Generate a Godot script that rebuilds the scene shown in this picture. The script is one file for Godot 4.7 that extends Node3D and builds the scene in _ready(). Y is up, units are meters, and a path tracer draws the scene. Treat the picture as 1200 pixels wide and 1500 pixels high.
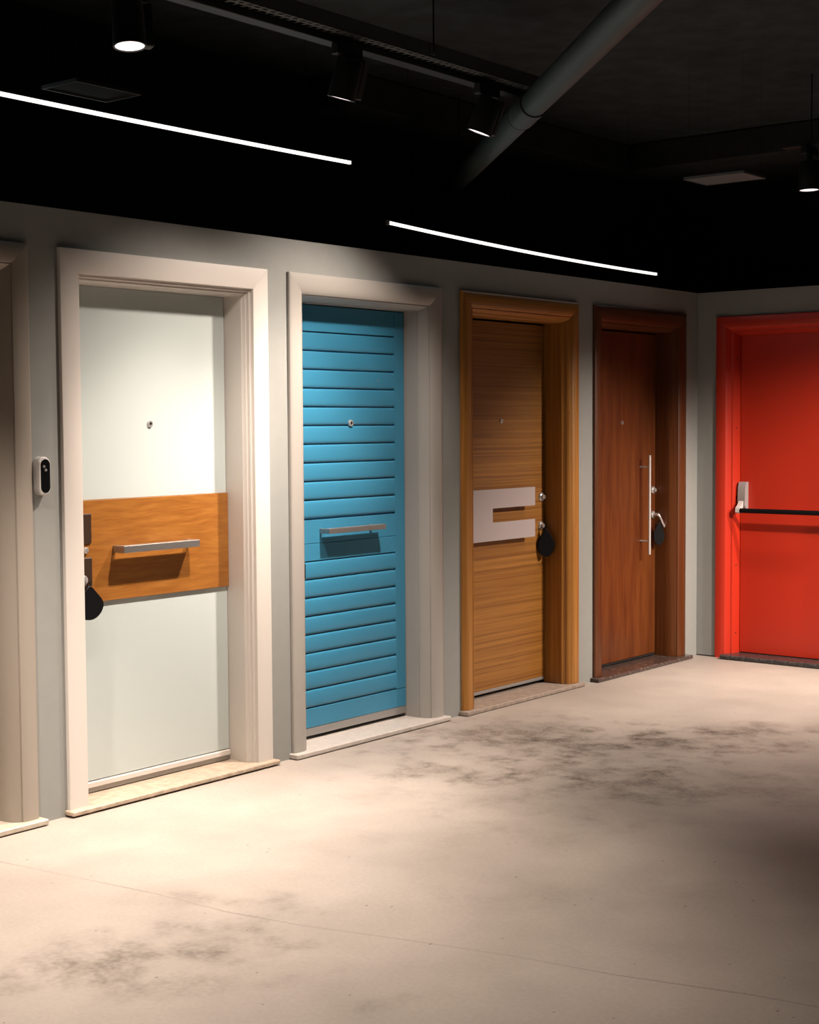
extends Node3D

# World axes: x runs along the long wall towards the far corner (x = 0 there), z out of it into the room, y up.
# u is the distance from the corner back along the long wall: x = -u.

const WARM := Color(1.0, 0.925, 0.865)
const DEPTH := 0.75         # share of light that all paints and stones give back, against their listed tones
const HEAD := 2.25          # top of the door frames
const SILL := 0.026         # top of the thresholds

# ------------------------------------------------------------------ mesh builder
class MB:
	var V := PackedVector3Array()
	var N := PackedVector3Array()
	var T := PackedVector2Array()
	var X := Transform3D.IDENTITY

	static func planar(p: Vector3, n: Vector3) -> Vector2:
		var a := n.abs()
		if a.z >= a.x and a.z >= a.y:
			return Vector2(p.x, -p.y)
		if a.x >= a.y:
			return Vector2(p.z, -p.y)
		return Vector2(p.x, p.z)

	func tri(a: Vector3, b: Vector3, c: Vector3, na: Vector3, nb: Vector3, nc: Vector3, ta = null, tb = null, tc = null) -> void:
		var g := (b - a).cross(c - a)
		if g.length_squared() < 1e-16:
			return
		var t0: Vector2 = planar(a, na) if ta == null else ta
		var t1: Vector2 = planar(b, nb) if tb == null else tb
		var t2: Vector2 = planar(c, nc) if tc == null else tc
		var o := [[a, na, t0], [b, nb, t1], [c, nc, t2]]
		if g.dot(na + nb + nc) > 0.0:
			o = [o[0], o[2], o[1]]
		for q in o:
			V.append(X * (q[0] as Vector3))
			N.append((X.basis * (q[1] as Vector3)).normalized())
			T.append(q[2])

	func flat(pts: Array, n: Vector3) -> void:
		for i in range(1, pts.size() - 1):
			tri(pts[0], pts[i], pts[i + 1], n, n, n)

	func box(c: Vector3, s: Vector3, b := 0.0) -> void:
		var h := s / 2.0
		b = minf(b, minf(h.x, minf(h.y, h.z)) * 0.95)
		for a in 3:
			var e := (a + 1) % 3
			var f := (a + 2) % 3
			for sg in [-1.0, 1.0]:
				var n := Vector3.ZERO
				n[a] = sg
				var pts := []
				for k in [[-1, -1], [1, -1], [1, 1], [-1, 1]]:
					var p := Vector3.ZERO
					p[a] = sg * h[a]
					p[e] = k[0] * (h[e] - b)
					p[f] = k[1] * (h[f] - b)
					pts.append(c + p)
				flat(pts, n)
			if b > 0.0:
				for s1 in [-1.0, 1.0]:
					for s2 in [-1.0, 1.0]:
						var n2 := Vector3.ZERO
						n2[e] = s1
						n2[f] = s2
						var q := []
						for k in [[-1, 0], [1, 0], [1, 1], [-1, 1]]:
							var p2 := Vector3.ZERO
							p2[a] = k[0] * (h[a] - b)
							p2[e] = s1 * (h[e] if k[1] == 0 else h[e] - b)
							p2[f] = s2 * (h[f] - b if k[1] == 0 else h[f])
							q.append(c + p2)
						flat(q, n2.normalized())
		if b > 0.0:
			for sx in [-1.0, 1.0]:
				for sy in [-1.0, 1.0]:
					for sz in [-1.0, 1.0]:
						var sg3 := Vector3(sx, sy, sz)
						flat([c + sg3 * Vector3(h.x, h.y - b, h.z - b), c + sg3 * Vector3(h.x - b, h.y, h.z - b), c + sg3 * Vector3(h.x - b, h.y - b, h.z)], sg3.normalized())

	# two closed rings joined by a skin and capped; shape is the ring in 2D, used to cap it
	func loft(a: PackedVector3Array, b: PackedVector3Array, shape: PackedVector2Array, bend := 0.72) -> void:
		var n := a.size()
		var f := []
		var vol := 0.0
		var mid := Vector3.ZERO
		for i in n:
			mid += (a[i] + b[i]) / (2.0 * n)
		for i in n:
			var j := (i + 1) % n
			var g := (a[j] - a[i]).cross(b[i] - a[i])
			if g.length() < 1e-12:
				g = (b[j] - b[i]).cross(b[i] - a[i])
			f.append(g.normalized())
		var idx := Geometry2D.triangulate_polygon(shape)
		# area with sign tells which way the skin faces
		var area := 0.0
		for i in n:
			var j := (i + 1) % n
			area += shape[i].cross(shape[j])
		# outward test: volume by divergence over skin and caps
		for i in n:
			var j := (i + 1) % n
			for t in [[a[i], a[j], b[i]], [a[j], b[j], b[i]]]:
				vol += (t[0] - mid).dot((t[1] - mid).cross(t[2] - mid))
		var capn := Vector3.ZERO
		for k in range(0, idx.size(), 3):
			var g2: Vector3 = (a[idx[k + 1]] - a[idx[k]]).cross(a[idx[k + 2]] - a[idx[k]])
			if capn == Vector3.ZERO or capn.dot(g2) > 0.0:
				capn += g2
			else:
				capn -= g2
		capn = capn.normalized()
		if capn.dot(a[0] - b[0]) < 0.0:
			capn = -capn
		var capb := Vector3.ZERO
		for k in range(0, idx.size(), 3):
			var g3: Vector3 = (b[idx[k + 1]] - b[idx[k]]).cross(b[idx[k + 2]] - b[idx[k]])
			if capb == Vector3.ZERO or capb.dot(g3) > 0.0:
				capb += g3
			else:
				capb -= g3
		capb = capb.normalized()
		if capb.dot(b[0] - a[0]) < 0.0:
			capb = -capb
		var s := 1.0
		# sign of the skin by the sense of the ring about the axis a -> b
		var ax := (b[0] - a[0])
		var turn := 0.0
		for k in range(0, n):
			var j := (k + 1) % n
			turn += (a[k] - a[0]).cross(a[j] - a[0]).dot(ax)
		if turn < 0.0:
			s = -1.0
		# (edge along the ring) x (axis) points outwards when the ring turns positively about the axis
		var per := 0.0
		for i in n:
			var j := (i + 1) % n
			var p := (i + n - 1) % n
			var fi: Vector3 = f[i] * s
			var fp: Vector3 = f[p] * s
			var fn: Vector3 = f[j] * s
			var ni := (fi + fp).normalized() if fi.dot(fp) > bend else fi
			var nj := (fi + fn).normalized() if fi.dot(fn) > bend else fi
			var l := (a[j] - a[i]).length()
			var da := a[i].distance_to(b[i])
			var t0 := Vector2(per, 0)
			var t1 := Vector2(per + l, 0)
			var t2 := Vector2(per + l, da)
			var t3 := Vector2(per, da)
			tri(a[i], a[j], b[j], ni, nj, nj, t0, t1, t2)
			tri(a[i], b[j], b[i], ni, nj, ni, t0, t2, t3)
			per += l
		for k in range(0, idx.size(), 3):
			tri(a[idx[k]], a[idx[k + 1]], a[idx[k + 2]], capn, capn, capn)
			tri(b[idx[k]], b[idx[k + 1]], b[idx[k + 2]], capb, capb, capb)

	# 2D outline in x-y pushed from z0 to z1, its front edge rounded off by e
	func plate(shape: PackedVector2Array, z0: float, z1: float, e := 0.0) -> void:
		var a := PackedVector3Array()
		var b := PackedVector3Array()
		for p in shape:
			a.append(Vector3(p.x, p.y, z0))
			b.append(Vector3(p.x, p.y, z1 - e))
		loft(a, b, shape)
		if e > 0.0:
			var ins := Geometry2D.offset_polygon(shape, -e)
			if ins.size() == 1 and ins[0].size() == shape.size():
				# same count: a chamfer ring, matched by nearest start
				var q: PackedVector2Array = ins[0]
				var st := 0
				for k in q.size():
					if q[k].distance_to(shape[0]) < q[st].distance_to(shape[0]):
						st = k
				var c := PackedVector3Array()
				for k in q.size():
					var w := q[(st + k) % q.size()]
					c.append(Vector3(w.x, w.y, z1))
				loft(b, c, shape)

	# profile points (radius, height) turned about the local z axis at c
	func lathe(c: Vector3, prof: Array, seg := 24, bend := 0.72) -> void:
		var m := prof.size()
		var pn := []
		for i in m - 1:
			var d: Vector2 = prof[i + 1] - prof[i]
			pn.append(Vector2(d.y, -d.x).normalized())
		var cen := 0.0
		for i in m - 1:
			cen += (prof[i + 1].y - prof[i].y) * (prof[i + 1].x + prof[i].x)
		var s := 1.0 if cen > 0.0 else -1.0
		for i in m - 1:
			var na: Vector2 = pn[i] * s
			var nb: Vector2 = na
			if i > 0 and pn[i].dot(pn[i - 1]) > bend:
				na = (pn[i] + pn[i - 1]).normalized() * s
			if i < m - 2 and pn[i].dot(pn[i + 1]) > bend:
				nb = (pn[i] + pn[i + 1]).normalized() * s
			for k in seg:
				var t0 := TAU * k / seg
				var t1 := TAU * (k + 1) / seg
				var q := []
				for w in [[i, t0, na], [i + 1, t0, nb], [i + 1, t1, nb], [i, t1, na]]:
					var pr: Vector2 = prof[w[0]]
					var nn: Vector2 = w[2]
					q.append([c + Vector3(pr.x * cos(w[1]), pr.x * sin(w[1]), pr.y), Vector3(nn.x * cos(w[1]), nn.x * sin(w[1]), nn.y)])
				tri(q[0][0], q[1][0], q[2][0], q[0][1], q[1][1], q[2][1])
				tri(q[0][0], q[2][0], q[3][0], q[0][1], q[2][1], q[3][1])

	# round bar through points
	func tube(pts: Array, r: float, seg := 12) -> void:
		var rings := []
		for i in pts.size():
			var d: Vector3 = (pts[mini(i + 1, pts.size() - 1)] - pts[maxi(i - 1, 0)]).normalized()
			var up := Vector3.UP if absf(d.y) < 0.9 else Vector3.RIGHT
			var sx := d.cross(up).normalized()
			var sy := d.cross(sx).normalized()
			var ring := []
			for k in seg:
				var t := TAU * k / seg
				ring.append([pts[i] + (sx * cos(t) + sy * sin(t)) * r, sx * cos(t) + sy * sin(t)])
			rings.append(ring)
			if i == 0 or i == pts.size() - 1:
				var cp := []
				for k in seg:
					cp.append(ring[k][0])
				flat(cp, -d if i == 0 else d)
		for i in pts.size() - 1:
			for k in seg:
				var j := (k + 1) % seg
				var a = rings[i][k]
				var b = rings[i][j]
				var c = rings[i + 1][j]
				var e = rings[i + 1][k]
				tri(a[0], b[0], c[0], a[1], b[1], c[1])
				tri(a[0], c[0], e[0], a[1], c[1], e[1])

	func mesh(m: Material) -> ArrayMesh:
		var arr := []
		arr.resize(Mesh.ARRAY_MAX)
		arr[Mesh.ARRAY_VERTEX] = V
		arr[Mesh.ARRAY_NORMAL] = N
		arr[Mesh.ARRAY_TEX_UV] = T
		var am := ArrayMesh.new()
		am.add_surface_from_arrays(Mesh.PRIMITIVE_TRIANGLES, arr)
		am.surface_set_material(0, m)
		return am

# ------------------------------------------------------------------ scene helpers
func put(called: String, mb: MB, m: Material, parent: Node3D = null) -> MeshInstance3D:
	var o := MeshInstance3D.new()
	o.name = called
	o.mesh = mb.mesh(m)
	(self if parent == null else parent).add_child(o, true)
	return o

func part(called: String, parent: Node3D) -> Node3D:
	var o := Node3D.new()
	o.name = called
	parent.add_child(o, true)
	return o

var taken := {}
func numbered(called: String) -> String:
	var n: int = taken.get(called, 0)
	taken[called] = n + 1
	return called if n == 0 else "%s_%03d" % [called, n]

func tag(o: Node3D, label: String, category: String, group := "", kind := "thing") -> void:
	o.set_meta("label", label)
	if category:
		o.set_meta("category", category)
	if group:
		o.set_meta("group", group)
	o.set_meta("kind", kind)

func thing(called: String, at: Vector3, label: String, category: String, group := "") -> Node3D:
	var o := Node3D.new()
	o.name = numbered(called)
	add_child(o)
	o.position = at
	tag(o, label, category, group)
	return o

func structure(called: String, mb: MB, m: Material, label := "") -> MeshInstance3D:
	var o := put(called, mb, m)
	o.set_meta("kind", "structure")
	if label:
		o.set_meta("label", label)
	return o

func mat(c: Color, rough := 0.6, metal := 0.0, spec := 0.5) -> StandardMaterial3D:
	var m := StandardMaterial3D.new()
	var q := c.srgb_to_linear()
	m.albedo_color = lin(q.r * DEPTH, q.g * DEPTH, q.b * DEPTH)
	m.roughness = rough
	m.metallic = metal
	m.metallic_specular = spec
	return m

func lin(r: float, g: float, b: float) -> Color:
	return Color(r, g, b).linear_to_srgb()

func tex(img: Image) -> ImageTexture:
	img.generate_mipmaps()
	return ImageTexture.create_from_image(img)

func noise(seed_: int, freq: float, oct := 4, kind := FastNoiseLite.TYPE_SIMPLEX_SMOOTH) -> FastNoiseLite:
	var n := FastNoiseLite.new()
	n.seed = seed_
	n.frequency = freq
	n.noise_type = kind
	n.fractal_type = FastNoiseLite.FRACTAL_FBM
	n.fractal_octaves = oct
	return n

# fine even grain for plain paint, stone and concrete, laid on in all three planes
func grained(c: Color, amount: float, seed_: int, scale: float, rough: float, bump := 0.0, metal := 0.0) -> StandardMaterial3D:
	var n := noise(seed_, 0.03, 5)
	var src := n.get_seamless_image(256, 256, false, false, 0.2, true)
	src.convert(Image.FORMAT_L8)
	var d := src.get_data()
	var out := PackedByteArray()
	out.resize(256 * 256 * 3)
	for i in 256 * 256:
		var k := 1.0 + amount * (d[i] / 255.0 - 0.5) * 2.0
		out[i * 3] = clampi(int(c.r * 255.0 * k), 0, 255)
		out[i * 3 + 1] = clampi(int(c.g * 255.0 * k), 0, 255)
		out[i * 3 + 2] = clampi(int(c.b * 255.0 * k), 0, 255)
	var m := mat(Color.WHITE, rough, metal)
	m.albedo_texture = tex(Image.create_from_data(256, 256, false, Image.FORMAT_RGB8, out))
	m.uv1_triplanar = true
	m.uv1_world_triplanar = true
	m.uv1_scale = Vector3.ONE * scale
	if bump > 0.0:
		m.heightmap_enabled = true
		m.heightmap_texture = tex(src)
		m.heightmap_scale = bump
	return m

# wood: grain runs along the picture's y (upright) or x; dark and light are the two tones
func wood_image(w: int, h: int, upright: bool, light: Color, dark: Color, seed_: int, fine: float, wave: float, streaks: float, run: float) -> Image:
	var a := noise(seed_, 1.0, 3)
	var b := noise(seed_ + 7, 1.0, 2)
	var c := noise(seed_ + 13, 1.0, 2)
	var out := PackedByteArray()
	out.resize(w * h * 3)
	for y in h:
		for x in w:
			var along := (y / float(h)) if upright else (x / float(w))
			var across := (x / float(w)) if upright else (y / float(h))
			if not upright:
				across *= float(h) / w
			else:
				along *= float(h) / w
			var bent := across + wave * b.get_noise_2d(along * 2.2, across * 6.0) * 0.05
			var f1 := a.get_noise_2d(bent * fine, along * run)
			var f2 := a.get_noise_2d(bent * fine * 4.0 + 50.0, along * run * 3.0)
			var st := c.get_noise_2d(bent * fine * 1.1 + 20.0, along * run * 0.7)
			var t := 0.42 + 0.55 * f1 + 0.35 * f2
			if st > 0.22:
				t += streaks * smoothstep(0.22, 0.5, st)
			t = clampf(t, 0.0, 1.0)
			var q := light.lerp(dark, t)
			var i := (y * w + x) * 3
			out[i] = int(q.r * 255.0)
			out[i + 1] = int(q.g * 255.0)
			out[i + 2] = int(q.b * 255.0)
	return Image.create_from_data(w, h, false, Image.FORMAT_RGB8, out)

func wood_mat(img: Image, size: Vector2, rough: float) -> StandardMaterial3D:
	var m := mat(Color.WHITE, rough)
	m.albedo_texture = tex(img)
	m.uv1_scale = Vector3(1.0 / size.x, 1.0 / size.y, 1.0)
	m.uv1_offset = Vector3(0.5, 0.0, 0.0)
	return m

# poured concrete over the area x0..x1, z0..z1, with the photograph's worn patches and the saw cut
func concrete_floor_image(w: int, h: int, x0: float, z0: float, x1: float, z1: float) -> Image:
	var big := noise(3, 0.004, 5).get_image(w, h, false, false, true).get_data()
	var cloud := noise(5, 0.012, 4).get_image(w, h, false, false, true).get_data()
	var grain := noise(9, 0.22, 3).get_image(w, h, false, false, true).get_data()
	var blot := noise(21, 0.016, 5)
	var out := PackedByteArray()
	out.resize(w * h * 3)
	var base := Color(0.70, 0.662, 0.625)
	for i in w * h:
		var k := 1.0 + 0.12 * (big[i] / 255.0 - 0.5) + 0.06 * (cloud[i] / 255.0 - 0.5) + 0.06 * (grain[i] / 255.0 - 0.5)
		out[i * 3] = clampi(int(base.r * 255.0 * k), 0, 255)
		out[i * 3 + 1] = clampi(int(base.g * 255.0 * k), 0, 255)
		out[i * 3 + 2] = clampi(int(base.b * 255.0 * k), 0, 255)
	# worn, dirtier patches: u, v, half length, half width, turn, strength
	var spots := [[6.36, 1.40, 0.42, 0.16, 0.15, 0.20], [6.02, 1.40, 0.42, 0.22, 0.5, 0.24], [5.62, 1.29, 0.28, 0.11, 0.9, 0.20], [6.22, 1.70, 0.34, 0.13, 0.6, 0.20], [5.86, 1.62, 0.22, 0.12, 0.7, 0.18],
		[2.85, 0.45, 0.75, 0.40, 0.7, 0.30], [3.35, 1.13, 0.50, 0.22, 0.8, 0.36], [2.95, 0.85, 0.75, 0.40, 0.9, 0.30], [2.50, 1.30, 0.70, 0.30, 0.85, 0.36], [2.05, 1.38, 0.50, 0.20, 0.8, 0.30], [3.72, 0.72, 0.45, 0.20, 0.8, 0.24], [3.42, 1.55, 0.60, 0.25, 0.9, 0.26], [3.1, 1.9, 0.8, 0.5, 0.8, 0.16], [3.9, 1.3, 0.7, 0.4, 0.8, 0.12],
		[5.95, 2.27, 0.14, 0.05, 0.5, 0.22], [4.4, 1.6, 0.6, 0.2, 0.8, 0.08], [4.9, 2.1, 0.5, 0.2, 0.8, 0.08]]
	for s in spots:
		var reach: float = maxf(s[2], s[3]) * 1.5
		var px0 := clampi(int((-s[0] - reach - x0) / (x1 - x0) * w), 0, w - 1)
		var px1 := clampi(int((-s[0] + reach - x0) / (x1 - x0) * w), 0, w - 1)
		var py0 := clampi(int((s[1] - reach - z0) / (z1 - z0) * h), 0, h - 1)
		var py1 := clampi(int((s[1] + reach - z0) / (z1 - z0) * h), 0, h - 1)
		for y in range(py0, py1):
			for x in range(px0, px1):
				var du: float = -(x0 + (x1 - x0) * x / w) - s[0]
				var dv: float = (z0 + (z1 - z0) * y / h) - s[1]
				var a := du * cos(s[4]) - dv * sin(s[4])
				var b := du * sin(s[4]) + dv * cos(s[4])
				var r := sqrt(a * a / (s[2] * s[2]) + b * b / (s[3] * s[3]))
				if r > 1.5:
					continue
				var nz := blot.get_noise_2d(x, y)
				var nf := blot.get_noise_2d(x * 3.1 + 400.0, y * 3.1)
				var np := blot.get_noise_2d(x * 11.0, y * 11.0 + 900.0)
				var d: float = s[5] * 0.55 * smoothstep(-0.25, 1.2, 0.95 - r + nz * 1.15 + nf * 0.3) * clampf(0.9 + 0.6 * nf + 0.8 * np, 0.25, 1.6)
				if d <= 0.0:
					continue
				var i := (y * w + x) * 3
				for c in 3:
					out[i + c] = int(out[i + c] * (1.0 - d * (0.9 if c == 0 else (0.95 if c == 1 else 1.0))))
	# saw cut
	var cut := [[5.80, 0.25], [5.70, 1.04], [5.69, 1.35], [5.64, 1.63], [5.54, 1.99], [5.46, 2.31], [5.41, 2.62], [5.31, 3.00], [5.25, 3.40], [5.0, 5.0]]
	var seen := {}
	for k in cut.size() - 1:
		for t in 1200:
			var f := t / 1200.0
			var uu: float = lerpf(cut[k][0], cut[k + 1][0], f)
			var vv: float = lerpf(cut[k][1], cut[k + 1][1], f)
			var x := int((-uu - x0) / (x1 - x0) * w)
			var y := int((vv - z0) / (z1 - z0) * h)
			if x < 1 or y < 1 or x >= w - 1 or y >= h - 1:
				continue
			var i := (y * w + x) * 3
			if seen.has(i):
				continue
			seen[i] = true
			var worn := 0.74 + 0.16 * absf(sin(uu * 31.0 + vv * 9.0))
			for c in 3:
				out[i + c] = int(worn * out[i + c])
	# pits
	var rng := RandomNumberGenerator.new()
	rng.seed = 77
	for k in 420:
		var x := rng.randi_range(2, w - 3)
		var y := rng.randi_range(2, h - 3)
		var i := (y * w + x) * 3
		for c in 3:
			out[i + c] = int(out[i + c] * 0.5)
			if k % 3 == 0:
				out[i + 3 + c] = int(out[i + 3 + c] * 0.6)
	return Image.create_from_data(w, h, false, Image.FORMAT_RGB8, out)

# ------------------------------------------------------------------ materials
var M := {}

func materials() -> void:
	M.partition = grained(lin(0.35, 0.362, 0.345), 0.012, 41, 1.3, 0.75)
	M.black = mat(lin(0.024, 0.024, 0.025), 0.9, 0.0, 0.2)
	M.slab = grained(lin(0.024, 0.034, 0.037), 0.35, 55, 0.6, 0.9)
	M.beam = grained(lin(0.022, 0.024, 0.024), 0.2, 56, 0.6, 0.9)
	M.fixture = mat(lin(0.012, 0.012, 0.013), 0.5)
	M.zinc = mat(lin(0.16, 0.17, 0.17), 0.5, 0.4)
	M.pipe = mat(lin(0.050, 0.070, 0.071), 0.5)
	M.white = mat(lin(0.80, 0.755, 0.705), 0.45)
	M.cream = mat(lin(0.42, 0.375, 0.32), 0.4)
	M.silver = mat(lin(0.47, 0.445, 0.41), 0.38)
	M.mint = mat(lin(0.62, 0.70, 0.69), 0.18)
	M.blue = mat(lin(0.052, 0.290, 0.485), 0.32)
	M.red = mat(lin(0.62, 0.036, 0.014), 0.35)
	M.steel = mat(lin(0.50, 0.475, 0.46), 0.36, 0.8)
	M.brightsteel = mat(lin(0.80, 0.76, 0.73), 0.35, 0.35)
	M.chrome = mat(lin(0.80, 0.79, 0.78), 0.16, 0.65)
	M.alu = mat(lin(0.50, 0.49, 0.48), 0.4, 0.6)
	M.bronze = mat(lin(0.07, 0.04, 0.025), 0.4, 0.3)
	M.blackgloss = mat(lin(0.008, 0.009, 0.010), 0.15)
	M.blackmatt = mat(lin(0.006, 0.006, 0.007), 0.5, 0.0, 0.25)
	M.rubber = mat(lin(0.008, 0.008, 0.008), 0.8)
	M.plastic = mat(lin(0.78, 0.76, 0.74), 0.35)
	M.plate = mat(lin(0.50, 0.43, 0.43), 0.5)
	M.device = mat(lin(0.42, 0.40, 0.40), 0.4)
	M.travertine = grained(Color(0.77, 0.70, 0.62), 0.12, 61, 2.5, 0.4)
	M.whitestone = grained(Color(0.83, 0.80, 0.77), 0.05, 62, 2.5, 0.35)
	M.creamstone = grained(Color(0.80, 0.76, 0.69), 0.06, 63, 2.5, 0.4)
	M.greystone = grained(Color(0.66, 0.60, 0.55), 0.12, 64, 2.5, 0.45)
	M.mortar = grained(Color(0.62, 0.54, 0.45), 0.15, 67, 4.0, 0.9)
	M.redsill = grained(Color(0.24, 0.23, 0.23), 0.7, 65, 5.0, 0.3)
	M.brownstone = veined(Color(0.30, 0.25, 0.23), Color(0.62, 0.55, 0.52))
	M.teak = wood_mat(wood_image(256, 1024, false, Color(0.69, 0.475, 0.21), Color(0.535, 0.34, 0.125), 101, 40.0, 0.05, 0.7, 0.30), Vector2(0.95, 3.8), 0.42)
	M.teakframe = wood_mat(wood_image(192, 384, true, Color(0.76, 0.53, 0.24), Color(0.61, 0.395, 0.155), 111, 9.0, 0.2, 0.2, 0.5), Vector2(0.22, 1.6), 0.4)
	M.oak = wood_mat(wood_image(512, 256, false, Color(0.69, 0.455, 0.19), Color(0.57, 0.345, 0.12), 121, 30.0, 0.28, 0.2, 3.2), Vector2(0.95, 0.475), 0.42)
	M.mahogany = wood_mat(wood_image(256, 512, true, Color(0.46, 0.255, 0.105), Color(0.345, 0.168, 0.06), 131, 9.0, 0.4, 0.25, 0.9), Vector2(0.95, 1.9), 0.38)
	M.mahoganyframe = wood_mat(wood_image(128, 256, true, Color(0.42, 0.235, 0.095), Color(0.33, 0.165, 0.055), 141, 9.0, 0.3, 0.2, 0.6), Vector2(0.22, 1.5), 0.38)
	M.lens = mat(Color(1, 1, 1), 0.3)
	M.lens.emission_enabled = true
	M.lens.emission = Color(1.0, 0.93, 0.93)
	M.lens.emission_energy_multiplier = 1.2
	M.led = mat(Color(1, 1, 1), 0.4)
	M.led.emission_enabled = true
	M.led.emission = Color(1.0, 0.985, 0.96)
	M.led.emission_energy_multiplier = 1.1

func veined(dark: Color, vein: Color) -> StandardMaterial3D:
	var a := noise(201, 0.012, 4)
	var b := noise(205, 0.05, 4)
	var img := Image.create(256, 256, false, Image.FORMAT_RGB8)
	for y in 256:
		for x in 256:
			var k := absf(a.get_noise_2d(x, y * 2.0 + 30.0 * b.get_noise_2d(x, y)))
			var t := clampf(1.0 - k / 0.035, 0.0, 1.0)
			img.set_pixel(x, y, dark.lightened(0.12 * b.get_noise_2d(x * 2.0, y * 2.0)).lerp(vein, t * 0.9))
	var m := mat(Color.WHITE, 0.22)
	m.albedo_texture = tex(img)
	m.uv1_triplanar = true
	m.uv1_world_triplanar = true
	m.uv1_scale = Vector3.ONE * 1.6
	return m

# ------------------------------------------------------------------ doors
func prof(pts: Array, back := -0.2) -> PackedVector2Array:
	var p := PackedVector2Array()
	for q in pts:
		p.append(Vector2(q[0], q[1]))
	var w: float = pts[pts.size() - 1][0]
	p.append(Vector2(w, back))
	p.append(Vector2(0.032, back))
	p.append(Vector2(0.032, 0.001))
	p.append(Vector2(0.0, 0.001))
	return p

# three mitred lengths of one moulding round an opening; w runs inwards from the outer edge
func frame(door: Node3D, width: float, top: float, bottom: float, p: PackedVector2Array, m: Material) -> Node3D:
	var fr := part("frame", door)
	var hw := width / 2.0
	for side in [-1.0, 1.0]:
		var a := PackedVector3Array()
		var b := PackedVector3Array()
		for q in p:
			a.append(Vector3(side * (hw - q.x), bottom, q.y))
			b.append(Vector3(side * (hw - q.x), top - q.x, q.y))
		var mb := MB.new()
		mb.loft(a, b, p)
		put("jamb", mb, m, fr)
	var c := PackedVector3Array()
	var d := PackedVector3Array()
	for q in p:
		c.append(Vector3(-(hw - q.x) + 0.0004, top - q.x, q.y))
		d.append(Vector3(hw - q.x - 0.0004, top - q.x, q.y))
	var mh := MB.new()
	mh.loft(c, d, p)
	put("head", mh, m, fr)
	return fr

func slab_part(called: String, parent: Node3D, x0: float, x1: float, y0: float, y1: float, z0: float, z1: float, m: Material, b := 0.002) -> MeshInstance3D:
	var mb := MB.new()
	mb.box(Vector3((x0 + x1) / 2.0, (y0 + y1) / 2.0, (z0 + z1) / 2.0), Vector3(x1 - x0, y1 - y0, z1 - z0), b)
	return put(called, mb, m, parent)

func peephole(door: Node3D, x: float, y: float, z: float, r := 0.014) -> void:
	var mb := MB.new()
	mb.lathe(Vector3(x, y, z - 0.002), [Vector2(0, 0), Vector2(r, 0), Vector2(r, 0.006), Vector2(r * 0.82, 0.010), Vector2(r * 0.45, 0.010), Vector2(r * 0.4, 0.007), Vector2(0, 0.007)], 20)
	var o := put("peephole", mb, M.chrome, door)
	var l := MB.new()
	l.lathe(Vector3(x, y, z + 0.0045), [Vector2(0, 0), Vector2(r * 0.38, 0), Vector2(r * 0.3, 0.003), Vector2(0, 0.0045)], 16)
	put("lens", l, M.blackgloss, o)

# pull bar of square section on two legs, its front face at z1
func u_handle(door: Node3D, x0: float, x1: float, y: float, tall: float, z0: float, z1: float, in0: float, in1: float, m: Material) -> void:
	var h := part("pull_handle", door)
	slab_part("bar", h, x0, x1, y - tall / 2.0, y + tall / 2.0, z1 - 0.042, z1, m, 0.0015)
	for s in [x0, x1 - 0.014]:
		var xx: float = s + (in0 if s == x0 else -in1)
		slab_part("leg", h, xx, xx + 0.014, y - tall / 2.0, y + tall / 2.0, z0, z1 - 0.0422, m, 0.001)

func rosette(door: Node3D, x: float, y: float, z: float, r: float) -> void:
	var mb := MB.new()
	mb.lathe(Vector3(x, y, z - 0.001), [Vector2(0, 0), Vector2(r, 0), Vector2(r, 0.006), Vector2(r * 0.8, 0.012), Vector2(r * 0.5, 0.013), Vector2(r * 0.48, 0.024), Vector2(0, 0.024)], 24)
	var o := put("lock_cylinder", mb, M.chrome, door)
	slab_part("keyhole", o, x - 0.0015, x + 0.0015, y - 0.005, y + 0.005, z + 0.020, z + 0.0236, M.rubber, 0.0)

func threshold(door: Node3D, width: float, z0: float, z1: float, y0: float, y1: float, m: Material) -> MeshInstance3D:
	return slab_part("threshold", door, -width / 2.0, width / 2.0, y0, y1, z0, z1, m, 0.004)

# flat padded drop-shaped tag with a loop
func black_tag(at: Vector3, w: float, h: float, turn: float, label: String) -> void:
	var t := thing("hanging_tag", at, label, "tag", "black tags hanging from the door handles")
	t.rotation.y = turn
	var s := PackedVector2Array()
	for k in 28:
		var a := TAU * k / 28.0
		var r := 1.0 - 0.55 * smoothstep(-0.2, 1.0, sin(a))
		s.append(Vector2(cos(a) * r * w / 2.0, sin(a) * h / 2.0 - h / 2.0))
	var mb := MB.new()
	mb.plate(s, -0.006, 0.008, 0.003)
	put("body", mb, M.blackmatt, t)
	var lp := MB.new()
	var pts := []
	for k in 13:
		var a := PI * 2.0 * k / 12.0
		pts.append(Vector3(cos(a) * 0.007, 0.006 + sin(a) * 0.012, 0.0))
	lp.tube(pts, 0.0022, 8)
	put("loop", lp, M.blackmatt, t)

func leaf_slab(door: Node3D, hw: float, y0: float, y1: float, zf: float, m: Material, back := -0.195) -> MeshInstance3D:
	return slab_part("leaf", door, -hw, hw, y0, y1, back, zf, m, 0.002)

func bottom_seal(door: Node3D, hw: float, y0: float, y1: float, zf: float, m: Material) -> void:
	slab_part("bottom_strip", door, -hw, hw, y0, y1, -0.19, zf, m, 0.002)

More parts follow.
